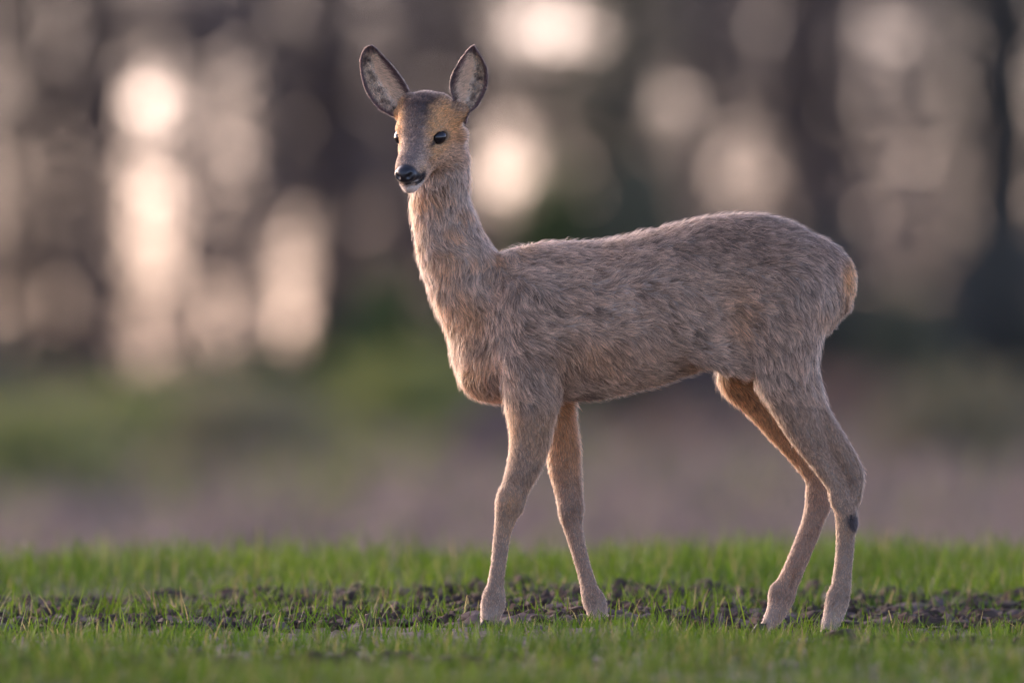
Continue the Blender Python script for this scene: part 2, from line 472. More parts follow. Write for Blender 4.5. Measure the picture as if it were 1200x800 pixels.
# --- head, in its own frame: f forward, u up, s towards the deer's left (viewer's right)
PSI, PIT = R(20), R(36)
HO = np.array([494.0, -44.0, GZ - 158.5])
HF = np.array([-math.cos(PIT) * math.sin(PSI), -math.cos(PIT) * math.cos(PSI), -math.sin(PIT)])
HU = np.array([-math.sin(PIT) * math.sin(PSI), -math.sin(PIT) * math.cos(PSI), math.cos(PIT)])
HS = np.array([math.cos(PSI), -math.sin(PSI), 0.0])
HM = np.stack([HF, HU, HS])
def hp(f, u, s): return HO + f * HF + u * HU + s * HS
def hell(c, r, k=8, sub=False): ell(hp(*c), r, HM, k, sub)
def hcone(a, b, ra, rb, k=6, sub=False): cone(hp(*a), hp(*b), ra, rb, 1.0, k, sub)
hell((-20, 11, 0), (34, 29, 28), 8)
hell((-12, 14, 0), (26, 24, 25), 8)
hell((2, 1, 0), (26, 23, 21), 10)
for q in (-1, 1):
    hell((0, 10.5, 20.5 * q), (14, 6, 8), 6)          # brow
    hell((-8, 0, 20 * q), (13, 12, 9), 7)           # orbit
    hell((-12, -18, 16 * q), (30, 26, 14), 12)      # cheek
    hell((10, -13, 18 * q), (20, 8, 7), 8)          # cheekbone
    hell((-30, 22, 20 * q), (13, 13, 11), 8)        # ear root
    hell((55, -12, 8.0 * q), (17, 12, 9.5), 8)        # upper lip pads
hcone((8, 0, 0), (46, -5, 0), 21, 14.8, 10)
hcone((46, -5, 0), (69, -5, 0), 14.8, 10.5, 6)
hell((73, -4, 0), (8.5, 8.8, 12.3), 4)                # nose pad mass
hcone((-12, -27, 0), (42, -24.5, 0), 19, 13.0, 10)    # lower jaw
hcone((42, -24.5, 0), (66, -23.5, 0), 12.5, 9.8, 8)
hcone((-34, -14, 0), (-20, -30, 0), 24, 18, 12)     # gullet
for q in (-1, 1):
    hcone((7, 3, 20 * q), (17, 5, 36 * q), 7.0, 8.6, 2.5, True)       # eye opening
    hcone((1, -1, 20 * q), (8, -2, 36 * q), 6.4, 8.0, 2.5, True)
    hell((80, -3, 6.8 * q), (4.2, 3.0, 3.3), 2, True)      # nostril
    hell((78.5, -1, 9.4 * q), (4.2, 2.0, 2.4), 2, True)
    hcone((79, -15.5, 2 * q), (58, -20, 17 * q), 1.1, 1.1, 2.5, True)   # mouth
hcone((82, -5, 0), (80, -15, 0), .9, .9, 1.5, True)
cone((524, -28, GZ - 142), (541, -34, GZ - 131), 14, 7, 1, 12)
cone((506, -26, GZ - 130), (536, -30, GZ - 124), 12, 5, 1, 12)      # ear roots
cone((482, -24, GZ - 134), (469, -20, GZ - 134), 10, 7, 1, 8)
cone((521, -18, GZ - 150), (538, -22, GZ - 158), 14, 8, 1, 10)
print('field', round(time.time() - T0, 1))

def surface_nets(F):
    neg = F < 0
    c = [neg[i:F.shape[0] - 1 + i, j:F.shape[1] - 1 + j, k:F.shape[2] - 1 + k] for i in (0, 1) for j in (0, 1) for k in (0, 1)]
    any_ = c[0].copy(); all_ = c[0].copy()
    for q in c[1:]:
        any_ |= q; all_ &= q
    act = any_ & ~all_
    ci = np.argwhere(act)
    idx_ = np.full(act.shape, -1, dtype=np.int32); idx_[act] = np.arange(len(ci))
    cs = np.array([(i, j, k) for i in (0, 1) for j in (0, 1) for k in (0, 1)])
    vals = np.stack([F[ci[:, 0] + a, ci[:, 1] + b_, ci[:, 2] + d] for a, b_, d in cs], 1)
    acc = np.zeros((len(ci), 3)); cnt = np.zeros(len(ci))
    for a in range(8):
        for b_ in range(a + 1, 8):
            if np.abs(cs[a] - cs[b_]).sum() != 1: continue
            va, vb = vals[:, a], vals[:, b_]
            m = (va < 0) != (vb < 0)
            t = np.where(m, va / np.where(m, va - vb, 1), 0)
            p = cs[a] + (cs[b_] - cs[a]) * t[:, None]
            acc += np.where(m[:, None], p, 0); cnt += m
    v = ci + acc / cnt[:, None]
    faces = []
    for ax in range(3):
        o1, o2 = [(1, 2), (2, 0), (0, 1)][ax]
        sl0 = [slice(1, -1)] * 3; sl1 = [slice(1, -1)] * 3
        sl0[ax] = slice(0, -1); sl1[ax] = slice(1, None)
        a, b_ = neg[tuple(sl0)], neg[tuple(sl1)]
        for flip, m in ((False, a & ~b_), (True, ~a & b_)):
            e = np.argwhere(m)
            off = np.ones(3, int); off[ax] = 0
            e = e + off
            d1 = np.zeros(3, int); d1[o1] = 1
            d2 = np.zeros(3, int); d2[o2] = 1
            q = [e - d1 - d2, e - d2, e, e - d1]
            qi = np.stack([idx_[tuple(p.T)] for p in q], 1)
            if flip: qi = qi[:, ::-1]
            faces.append(qi)
    return v, np.concatenate(faces)
bvx, bfx = surface_nets(F)
bvx = bvx * VX + np.array([X0, Y0, Z0])
# relax
e = np.concatenate([bfx[:, [0, 1]], bfx[:, [1, 2]], bfx[:, [2, 3]], bfx[:, [3, 0]]])
def relax(v, it, w):
    n_ = len(v); deg = np.bincount(e[:, 0], minlength=n_).astype(float)
    for _ in range(it):
        s = np.stack([np.bincount(e[:, 0], weights=v[e[:, 1], i], minlength=n_) for i in range(3)], 1)
        v = v + w * (s / deg[:, None] - v)
    return v
bvx = relax(bvx, 2, .5)
bvx = relax(bvx, 1, -.25)
del F
print('body verts', len(bvx), round(time.time() - T0, 1))

# --- ears: cupped leaves, with thickness, joined into the body mesh
def resample(poly, n_):
    poly = np.array(poly, float)
    P_ = cat_rom(poly, 6)
    s = np.concatenate([[0], np.cumsum(np.linalg.norm(np.diff(P_, axis=0), axis=1))]); s /= s[-1]
    return np.stack([np.interp(np.linspace(0, 1, n_), s, P_[:, i]) for i in range(2)], 1)
def ear(outer, inner, ybase, ytip, cup, skew):
    NU, NV = 34, 17
    o_ = resample(outer, NU); i_ = resample(inner, NU)
    V = []; tt = []
    for side in (0, 1):                                 # 0 front (inner surface), 1 back
        for a in range(NU):
            t = a / (NU - 1)
            wd = np.linalg.norm(o_[a] - i_[a])
            for c in range(NV):
                s = c / (NV - 1)
                se = s
                p = o_[a] * (1 - se) + i_[a] * se
                prof = (1 - abs(2 * (s ** skew) - 1) ** 2.2)
                y = ybase + (ytip - ybase) * t + cup * wd * prof
                if side: y += 3.2 * (1 - abs(2 * s - 1) ** 6) + .6
                V.append((p[0], y, GZ - p[1]))
                tt.append((t, s, side))
    V = np.array(V); tt = np.array(tt)
    def id_(sd, a, c): return sd * NU * NV + a * NV + c
    Fq = []
    for a in range(NU - 1):
        for c in range(NV - 1):
            Fq.append((id_(0, a, c), id_(0, a + 1, c), id_(0, a + 1, c + 1), id_(0, a, c + 1)))
            Fq.append((id_(1, a, c), id_(1, a, c + 1), id_(1, a + 1, c + 1), id_(1, a + 1, c)))
        Fq.append((id_(0, a, 0), id_(1, a, 0), id_(1, a + 1, 0), id_(0, a + 1, 0)))
        Fq.append((id_(0, a, NV - 1), id_(0, a + 1, NV - 1), id_(1, a + 1, NV - 1), id_(1, a, NV - 1)))
    for c in range(NV - 1):
        Fq.append((id_(0, NU - 1, c), id_(1, NU - 1, c), id_(1, NU - 1, c + 1), id_(0, NU - 1, c + 1)))
    return V, np.array(Fq), tt
eL = ear([(472, 146), (462, 138), (443, 127), (429.5, 108), (423.5, 89), (422.5, 69), (428, 57), (434, 54)],
         [(485, 132), (483.5, 118), (478, 104), (469, 89), (457, 74.5), (443, 60), (438, 55), (434.5, 54)], -20, -26, .34, 1.5)
eR = ear([(546, 146), (549, 134), (559.5, 124), (569, 106), (571.5, 92), (569, 77), (562, 64), (555.5, 54)],
         [(530, 134), (531, 118), (527.5, 105), (528, 93), (534, 79), (544.5, 63.5), (550, 57), (554.5, 54)], -38, -44, .34, .72)

AV = [bvx, eL[0], eR[0]]
info = [np.full((len(bvx), 3), -1.), eL[2], eR[2]]
# orientation check of ear faces: front face normals should look to the camera (-Y)
def fix(V, Fq):
    f = Fq[:1]; nrm = np.cross(V[f[:, 1]] - V[f[:, 0]], V[f[:, 2]] - V[f[:, 0]])[0]
    return Fq if nrm[1] < 0 else Fq[:, ::-1]
AF = np.concatenate([bfx, fix(eL[0], eL[1]) + len(bvx), fix(eR[0], eR[1]) + len(bvx) + len(eL[0])])
AV = np.concatenate(AV); EI = np.concatenate(info)
def vnormals(v, f):
    n_ = np.cross(v[f[:, 2]] - v[f[:, 0]], v[f[:, 3]] - v[f[:, 1]])
    out = np.zeros_like(v)
    for k in range(4):
        for i in range(3):
            out[:, i] += np.bincount(f[:, k], weights=n_[:, i], minlength=len(v))
    return unit(out)
AN = vnormals(AV, AF)

def to_world(p):
    y = p[:, 1] / K
    s = 1 + y / 29.3
    return np.stack([(p[:, 0] - GX) / K * s, y, CAM_Z + (p[:, 2] / K - CAM_Z) * s], 1)

# --- coat: colour, hair length, hair direction, density, all as functions of place on the animal
def col(*c): return np.array(c, float)[None]
def mixc(a, b_, w): return a + (b_ - a) * np.clip(w, 0, 1)[:, None]

def coat(p, nrm, ei, fine=True):
    x, d, py = p[:, 0], p[:, 1], GZ - p[:, 2]
    h = (p - HO) @ HM.T
    f, u, s = h[:, 0], h[:, 1], h[:, 2]
    n_ = len(p)
    Pn = p / 60.
    n1_ = fbm(Pn * 1.0, 3); n2_ = fbm(Pn * 3.2, 13); n3_ = fbm(Pn * np.array([5, 5, 9.]), 23)
    isear = ei[:, 0] >= 0
    head = sstep(-48, -38, f + .25 * u) * sstep(-50, -40, u + .12 * f) * (~isear)
    # neck: between head and a slanting line at the shoulder
    q = (py - 235) - (x - 520) * .9                      # >0 below the line
    neck = (1 - sstep(10, 90, py - 300 + (x - 560) * 1.1)) * (1 - head) * (~isear)
    leg = sstep(455, 500, py) * (x < 760) + sstep(440, 500, py) * (x > 760)
    leg = np.clip(leg, 0, 1)
    far = sstep(0, 12, d)
    # ---- colour
    grey = col(.37, .272, .20); brown = col(.20, .13, .088); pale = col(.57, .455, .36); warm = col(.52, .29, .135); dark = col(.018, .015, .015)
    c = mixc(grey, brown, 1.3 * (n2_ - .42))
    c = mixc(c, pale, 1.2 * (n1_ - .45) + 1.0 * (n3_ - .58))
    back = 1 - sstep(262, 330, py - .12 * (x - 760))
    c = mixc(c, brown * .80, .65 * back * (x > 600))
    # warm patches
    def spot(cx, cy, rx, ry): return np.exp(-(((x - cx) / rx) ** 2 + ((py - cy) / ry) ** 2))
    wz = .6 * spot(552, 440, 14, 22) + 1.1 * spot(548, 375, 20, 26) + .8 * spot(528, 330, 16, 30) * (.4 + n2_) + .6 * spot(566, 425, 20, 18) + .9 * spot(582, 297, 10, 8) + .5 * spot(690, 415, 40, 22) + .5 * spot(866, 372, 18, 30) + .35 * spot(966, 372, 12, 10)
    c = mixc(c, warm, wz * (.35 + .9 * n3_))
    c = mixc(c, pale, .45 * neck * (n3_ + .1))
    c = mixc(c, warm, .4 * neck * sstep(.42, .6, n2_))
    c = mixc(c, warm, .6 * np.exp(-(((x - 487) / 16) ** 2 + ((py - 236) / 14) ** 2)))
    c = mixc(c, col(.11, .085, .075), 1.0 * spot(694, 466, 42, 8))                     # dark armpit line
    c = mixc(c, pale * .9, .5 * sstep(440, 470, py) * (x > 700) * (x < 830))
    rump = spot(1003, 326, 15, 24)
    c = mixc(c, col(.55, .30, .13), 1.6 * rump); c = mixc(c, col(.62, .42, .25), 1.2 * spot(1008, 330, 7, 22))
    legc = mixc(col(.33, .228, .155), col(.23, .155, .105), n3_ * 1.0 - .2)
    c = mixc(c, legc, leg)
    inner = far * sstep(425, 445, py)
    c = mixc(c, col(.42, .23, .11), inner * .9 * (1 - sstep(520, 600, py)))
    c = mixc(c, col(.30, .19, .13), .5 * inner * sstep(520, 600, py))
    c = mixc(c, pale, .35 * sstep(690, 725, py))
    joint = spot(597, 594, 16, 12) + spot(668, 602, 14, 12) + .8 * spot(1002, 560, 12, 20) + .7 * spot(576, 704, 18, 9) + .7 * spot(697, 704, 16, 9) + .7 * spot(980, 700, 18, 10) + .7 * spot(915, 697, 18, 10)
    c = mixc(c, col(.17, .11, .075), .55 * joint * (.4 + n3_))
    c = mixc(c, col(.40, .25, .14), .40 * leg * sstep(.55, .72, n1_))
    c = mixc(c, warm, .45 * spot(601, 500, 8, 45) + .5 * spot(596, 588, 12, 14))
    gland = np.exp(-(((x - 1001) / 8.) ** 2 + ((py - 611) / 9.) ** 2)) * (d < 0)
    c = mixc(c, col(.05, .04, .04), 1.9 * gland)
    # ---- face
    ws = np.abs(s)
    fc = mixc(col(.46, .33, .23), col(.33, .22, .15), n3_)
    side = sstep(9, 22, ws) * sstep(-14, -2, u + .2 * f)
    fc = mixc(fc, col(.58, .33, .145), (.6 + .6 * n3_) * sstep(7, 20, ws - .10 * f + 8 * (n3_ - .5)) * sstep(-32, -4, u))           # ochre sides
    crown = (1 - sstep(10, 24, ws + .25 * f + 10 * (n3_ - .5))) * sstep(26, 0, f)
    fc = mixc(fc, col(.05, .032, .027), 0.95 * crown * np.clip(.25 + 1.2 * n3_ + .25 * fbm(p / 4., 61, 2), 0, 1))
    bridge = (1 - sstep(8, 15, ws)) * sstep(-4, 14, f)
    fc = mixc(fc, col(.17, .12, .095), .9 * bridge * (.6 + .6 * n3_))
    fc = mixc(fc, col(.20, .15, .13), .5 * np.exp(-(((f - 38) / 12) ** 2 + ((ws - 14) / 6) ** 2)))
    fc = mixc(fc, col(.45, .30, .19), .7 * sstep(-14, -22, u) * sstep(-30, 0, f))
    fc = mixc(fc, grey, .7 * sstep(-18, -36, f) * sstep(10, -8, u))
    eye = np.exp(-(((f - 6) / 15.5) ** 2 + ((u - 1.0 - .25 * (f - 6)) / 10.5) ** 2)) * (ws > 13)
    fc = mixc(fc, col(.03, .022, .02), 2.3 * (eye - .34))
    fc = mixc(fc, col(.03, .022, .02), 1.0 * np.exp(-(((f - 21) / 6) ** 2 + ((u - 2.5) / 3) ** 2)) * (ws > 14))
    fc = mixc(fc, col(.03, .022, .02), .0 * eye)
    # muzzle: black band round the nose, white chin
    fc = mixc(fc, col(.24, .175, .13), .8 * sstep(-20, -34, f) * sstep(0, 14, u) * (.6 + .5 * n3_))
    muz = sstep(65.5, 68.5, f + .05 * ws + .45 * np.clip(-u - 5, 0, 11))
    upper = u > -17
    fc = mixc(fc, dark, muz * upper)
    fc = mixc(fc, dark, 2.2 * np.exp(-(((f - 62) / 8) ** 2 + ((u + 17) / 6.5) ** 2)) * (ws > 8))
    chin = sstep(52, 59, f) * sstep(-18 - .25 * ws, -19.5 - .25 * ws, u)
    fc = mixc(fc, col(.80, .70, .60), chin * (.55 + .45 * sstep(62, 68, f)))
    fc = mixc(fc, col(.66, .58, .48), .9 * sstep(67, 71, f) * np.exp(-((u + 14.8) / 1.5) ** 2) * (ws > 5) * (ws < 15))
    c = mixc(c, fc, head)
    # ---- ears
    t, sv_, bk = ei[:, 0], ei[:, 1], ei[:, 2]
    left = x < 500
    rim = np.maximum(sstep(.16, .04, np.minimum(sv_, 1 - sv_)), sstep(.80, .93, t))
    inn = np.where(left, sv_, sv_)
    ec = mixc(col(.38, .29, .20), col(.92, .74, .55), sstep(.28, .50, inn) * sstep(.98, .90, inn) * (1 - sstep(.68, .9, t)))
    n5_ = fbm(p / 7., 88, 3)
    ec = mixc(ec, col(.07, .045, .035), 3.4 * (n5_ - .44) * (1 - sstep(.35, .6, inn)))
    ec = mixc(ec, col(.075, .04, .045), rim * .9)
    ecb = mixc(col(.22, .17, .15), col(.10, .07, .07), sstep(.5, .95, t))
    ec = np.where((bk > .5)[:, None], ecb, ec)
    c = np.where(isear[:, None], ec, c)
    if not fine:
        return c
    # ---- length (photo px), lift
    L = 14.5 + 5 * (n2_ - .5)
    L = L - 6 * sstep(960, 995, x) * (1 - leg)
    L = L * (1 - neck) + neck * (10.5 + 5 * n2_)
    L = L - 2 * spot(545, 420, 25, 50)
    legL = 6.0 - 2.8 * sstep(500, 620, py)
    L = L * (1 - leg) + leg * legL
    L = L + 5 * gland + 3.5 * leg * (sstep(-.2, -.9, nrm @ np.array([-1., 0, 0]))) * sstep(640, 540, py)
    faceL = 3.0 + 3.2 * sstep(8, -18, u) * sstep(20, -10, f) + 1.5 * sstep(0, -25, f)
    faceL = faceL * (1 - .5 * sstep(20, 55, f))
    L = L * (1 - head) + head * faceL
    L = np.where(isear, np.where(bk > .5, 3.6, 2.8 + 9.5 * sstep(.40, .7, inn) * (1 - sstep(.6, .9, t)) * (inn < .97)), L)
    lift = .20 + .10 * n2_ + .22 * gland
    lift = np.where(head > .5, .30, lift)
    # ---- direction
    D = np.zeros((n_, 3)); D[:] = (1, 0, -.18)
    def setd(v, w):
        nonlocal D
        D = D + (np.array(v, float)[None] - D) * np.clip(w, 0, 1)[:, None]
    setd((1, 0, -.55), sstep(330, 430, py))
    setd((.75, 0, -.9), sstep(680, 600, x) * sstep(300, 380, py))
    setd((.25, 0, -1), sstep(860, 960, x) * sstep(300, 400, py))
    setd((.55, 0, -.8), sstep(900, 1000, x) * (1 - sstep(300, 400, py)))
    setd((.30, 0, -1), neck)
    setd((-.25, 0, -1), spot(545, 430, 25, 45))
    setd((.6, 0, -.5), spot(585, 465, 30, 14))
    setd((.08, 0, -1), leg * .9)
    setd((.45, 0, -1), leg * sstep(760, 800, x) * sstep(600, 500, py))
    D[:, 1] += .25 * np.sign(nrm[:, 1]) * 0
    wob = (fbm(Pn * 2.0, 71, 2) - .5) * 2.6 * (1 - leg * .6)
    cs_, sn_ = np.cos(wob), np.sin(wob)
    D2 = D.copy(); D2[:, 0] = D[:, 0] * cs_ - D[:, 2] * sn_; D2[:, 2] = D[:, 0] * sn_ + D[:, 2] * cs_
    D = D2
    hd = -HF[None] + (np.sign(s) * sstep(2, 12, ws) * .5)[:, None] * HS[None] - (.5 * sstep(10, -20, u))[:, None] * HU[None]
    D = D * (1 - head[:, None]) + hd * head[:, None]
    eup = np.array([0, 0, 1.]); 
    edir = np.where(left[:, None], np.array([[-.35, -.1, .95]]), np.array([[.15, -.1, .98]]))
    hairy = (sstep(.45, .7, inn) * (bk < .5))[:, None]
    edir = edir * (1 - hairy) + np.where(left[:, None], np.array([[-.9, -.1, .35]]), np.array([[.75, -.1, .5]])) * hairy
    D = np.where(isear[:, None], edir, D)
    bare = sstep(.55, .8, muz * upper) * head * (f > 62)
    bare = np.maximum(bare, (head > .5) * (eye > .52))
    L = np.where((head > .5) & (u < -17) & (f > 50), 2.6, L)
    return c, L, lift, D, head, leg, isear, bare

m_skin, n, l, b = new_mat("deer_skin")
at = n.new('ShaderNodeAttribute'); at.attribute_name = 'coat'
l.new(at.outputs['Color'], b.inputs['Base Color'])
# the bare black nose is moist: glossier where the coat is black
sep = n.new('ShaderNodeSeparateColor'); l.new(at.outputs['Color'], sep.inputs[0])
mr = n.new('ShaderNodeMapRange'); mr.inputs['From Min'].default_value = .02; mr.inputs['From Max'].default_value = .09
mr.inputs['To Min'].default_value = .32; mr.inputs['To Max'].default_value = .85
l.new(sep.outputs[0], mr.inputs['Value']); l.new(mr.outputs[0], b.inputs['Roughness'])
nz = n.new('ShaderNodeTexNoise'); nz.inputs['Scale'].default_value = 900; nz.inputs['Detail'].default_value = 2
bp = n.new('ShaderNodeBump'); bp.inputs['Strength'].default_value = .35; bp.inputs['Distance'].default_value = .001
tcn = n.new('ShaderNodeTexCoord'); l.new(tcn.outputs['Object'], nz.inputs['Vector'])
l.new(nz.outputs['Fac'], bp.inputs['Height']); l.new(bp.outputs['Normal'], b.inputs['Normal'])

deer = empty('roe_deer')
tag(deer, 'young grey brown roe deer standing on short grass with its head turned to the viewer', 'deer')
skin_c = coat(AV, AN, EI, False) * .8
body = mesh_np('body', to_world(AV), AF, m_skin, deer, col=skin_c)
print('skin', round(time.time() - T0, 1))

# --- fur
def make_fur(N, weight_fun, wid, clump_frac, clump_w, name, seed, npt=6, lscale=1.0, lplus=0.0, mess=.16, bright=1.0):
    g = np.random.default_rng(seed)
    tri = np.concatenate([AF[:, [0, 1, 2]], AF[:, [0, 2, 3]]])
    a, b_, c_ = AV[tri[:, 0]], AV[tri[:, 1]], AV[tri[:, 2]]
    area = np.linalg.norm(np.cross(b_ - a, c_ - a), axis=1)
    cen = (a + b_ + c_) / 3
    w = area * weight_fun(cen, EI[tri[:, 0]])
    cw = np.cumsum(w); cw /= cw[-1]
    ti = np.searchsorted(cw, g.random(N))
    r1_, r2_ = g.random(N), g.random(N)
    sq = np.sqrt(r1_); ba = 1 - sq; bb = sq * (1 - r2_); bc_ = sq * r2_
    tt = tri[ti]
    p = AV[tt[:, 0]] * ba[:, None] + AV[tt[:, 1]] * bb[:, None] + AV[tt[:, 2]] * bc_[:, None]
    nr = unit(AN[tt[:, 0]] * ba[:, None] + AN[tt[:, 1]] * bb[:, None] + AN[tt[:, 2]] * bc_[:, None])
    ei = EI[tt[:, 0]] * ba[:, None] + EI[tt[:, 1]] * bb[:, None] + EI[tt[:, 2]] * bc_[:, None]
    c, L, lift, D, head, leg, isear, bare = coat(p, nr, ei)
    keep = g.random(N) > bare
    p, nr, c, L, lift, D, head, leg, isear = [q[keep] for q in (p, nr, c, L, lift, D, head, leg, isear)]
    n_ = len(p)
    L = L * g.uniform(.65, 1.15, n_) * lscale
    D = D + g.normal(0, mess, (n_, 3))
    T = unit(D - (D * nr).sum(1, keepdims=True) * nr)
    lift = np.clip(lift + lplus + g.normal(0, .10, n_), .05, 1.2)
    t = np.linspace(0, 1, npt)
    pts = p[:, None, :] + L[:, None, None] * (t[None, :, None] * T[:, None, :] * np.cos(lift)[:, None, None]
          + (t - .45 * t ** 2)[None, :, None] * nr[:, None, :] * np.sin(lift)[:, None, None] * 1.5)
    pts[:, :, 2] -= (L[:, None] * .10) * t[None] ** 2
    # small locks, then broader tufts
    var = np.ones(n_)
    for frac, cwt, rad_, sd in ((clump_frac, clump_w, 9, .25), (clump_frac * .10, clump_w * .55, 14, .15)):
        nc = int(n_ * frac)
        cidx = g.choice(n_, nc, replace=False)
        kd = KDTree(nc)
        for i, q in enumerate(p[cidx]): kd.insert(q, i)
        kd.balance()
        own = np.array([kd.find(q)[1] for q in p])
        cp = pts[cidx[own]]
        cw_ = (cwt * np.where(isear | (head > .5), .35, 1) * (1 - .5 * leg) * g.uniform(.5, 1.0, n_))
        cw_ = cw_ * (np.linalg.norm(p - p[cidx[own]], axis=1) < rad_)
        pts = pts + (cp - pts) * (t[None, :, None] ** 1.3) * cw_[:, None, None]
        var = var * g.normal(1, sd, nc)[own]
    pts[:, 0] -= nr * .8
    # colour: per clump and per hair variation
    cv_ = var ** (1 - .6 * leg) * g.normal(1, .46 + .16 * (head > .5) - .2 * leg, n_)
    c = (np.clip(c, 0.001, 1) ** 1.10) * np.array([1.50, 1.34, 1.19]) * bright * np.clip(cv_, .3, 1.9)[:, None]
    c = c / np.maximum(1, c.max(1, keepdims=True) / .88)
    W = to_world(pts.reshape(-1, 3)).astype(np.float32)
    cu = bpy.data.hair_curves.new(name)
    cu.add_curves([npt] * n_)
    cu.attributes['position'].data.foreach_set('vector', W.ravel())
    ra = cu.attributes.get('radius') or cu.attributes.new('radius', 'FLOAT', 'POINT')
    rad = wid * (1 - .8 * t ** 1.5)
    ww = np.where(head > .5, .75, 1.0) * np.where(leg > .5, .85, 1.0)
    ra.data.foreach_set('value', (ww[:, None] * rad[None]).astype(np.float32).ravel())
    ca = cu.attributes.new('coat', 'FLOAT_COLOR', 'CURVE')
    c4 = np.ones((n_, 4), np.float32); c4[:, :3] = np.clip(c, .004, .95)
    ca.data.foreach_set('color', c4.ravel())
    cu.materials.append(m_hair)
    o = bpy.data.objects.new(name, cu)
    C.objects.link(o)
    o.parent = body
    o['kind'] = 'stuff'
    return o

m_hair = bpy.data.materials.new("deer_hair"); m_hair.use_nodes = True
n = m_hair.node_tree.nodes; l = m_hair.node_tree.links
n.remove(n['Principled BSDF'])
hb = n.new('ShaderNodeBsdfHairPrincipled'); hb.parametrization = 'COLOR'
at = n.new('ShaderNodeAttribute'); at.attribute_name = 'coat'
hi = n.new('ShaderNodeHairInfo')           # hairs are darker at the root and pale towards the tip
hr = n.new('ShaderNodeMapRange'); hr.inputs['From Min'].default_value = 0; hr.inputs['From Max'].default_value = .85
hr.inputs['To Min'].default_value = .50; hr.inputs['To Max'].default_value = 1.25
l.new(hi.outputs['Intercept'], hr.inputs['Value'])
hm = n.new('ShaderNodeVectorMath'); hm.operation = 'SCALE'
l.new(at.outputs['Color'], hm.inputs[0]); l.new(hr.outputs[0], hm.inputs['Scale'])
l.new(hm.outputs[0], hb.inputs['Color'])
hb.inputs['Roughness'].default_value = .45
hb.inputs['Radial Roughness'].default_value = .6
hb.inputs['Coat'].default_value = 0
hd_ = n.new('ShaderNodeBsdfDiffuse'); l.new(hm.outputs[0], hd_.inputs['Color'])
hx = n.new('ShaderNodeMixShader'); hx.inputs[0].default_value = .6
l.new(hb.outputs[0], hx.inputs[1]); l.new(hd_.outputs[0], hx.inputs[2])
l.new(hx.outputs[0], n['Material Output'].inputs['Surface'])

def wf(cen, ei):
    h = (cen - HO) @ HM.T
    w = np.ones(len(cen))
    w = np.where((h[:, 0] > -48) & (h[:, 1] > -48) & (GZ - cen[:, 2] < 240), 3.2, w)
    w = np.where(GZ - cen[:, 2] > 480, 1.5, w)
    w = np.where(ei[:, 0] >= 0, 3.0, w)
    w = np.where((ei[:, 0] < 0) & (cen[:, 1] > 30) & (GZ - cen[:, 2] < 440), .45, w)
    return w
make_fur(230000, wf, .00034, .10, .70, 'fur', 5)
make_fur(42000, wf, .00024, .5, .35, 'guard_hair', 6, lscale=1.15, lplus=.26, mess=.34, bright=1.35)
q_ = (AV[:, 0] > 988) & (GZ - AV[:, 2] > 480) & (GZ - AV[:, 2] < 512)
print('BLOB', q_.sum(), AV[q_].min(0) if q_.any() else '', AV[q_].max(0) if q_.any() else '')
print('fur', round(time.time() - T0, 1))

# --- eyes
m_eye, n, l, b = new_mat("eye_glaze")
b.inputs['Base Color'].default_value = (.012, .008, .007, 1); b.inputs['Roughness'].default_value = .04
b.inputs['Specular IOR Level'].default_value = .35
def ball(name, c, r, M, mat, parent, seg=28):
    import bmesh
    bm = bmesh.new(); bmesh.ops.create_uvsphere(bm, u_segments=seg, v_segments=seg // 2, radius=1)
    v = np.array([q.co[:] for q in bm.verts]) * np.array(r)
    ff = [np.array([[a.index for a in q.verts] for q in bm.faces if len(q.verts) == k]) for k in (3, 4)]
    bm.free()
    v = c + v @ np.array(M)
    return mesh_np(name, to_world(v), [q for q in ff if len(q)], mat, parent)
for q in (-1, 1):
    ball('eye', hp(4.5, 1.2, 21.6 * q), (10.8, 9.6, 10.2), HM, m_eye, deer)

# --- hooves
m_hoof = noise_mat("hoof_horn", (.02, .017, .015), (.05, .042, .036), 60, .5)
def hoof(px, d, pyb):
    t_ = 0
    vs, fs = [], []
    for q in (-1, 1):
        ring = []
        prof = [(0, 9.5, 5.0), (5, 8.5, 4.6), (11, 7.0, 4.0), (15, 5.5, 3.2)]
        o0 = len(vs)
        for (z, rx, ry) in prof:
            for a in range(14):
                an = 2 * math.pi * a / 14
                cx = math.cos(an); sy = math.sin(an)
                ex = rx * cx * (1.25 if cx < 0 else .85)
                vs.append((px - 4 + z * .35 + ex, d + q * 4.6 + ry * sy, GZ - pyb + z))
        for r_ in range(3):
            for a in range(14):
                fs.append((o0 + r_ * 14 + a, o0 + r_ * 14 + (a + 1) % 14, o0 + (r_ + 1) * 14 + (a + 1) % 14, o0 + (r_ + 1) * 14 + a))
    return mesh_np('hoof', to_world(np.array(vs, float)), np.array(fs), m_hoof, deer)
for (px, d, pyb) in ((572, -48, 741), (706, 40, 739), (970, -49, 752), (893, 37, 745)):
    hoof(px, d, pyb)

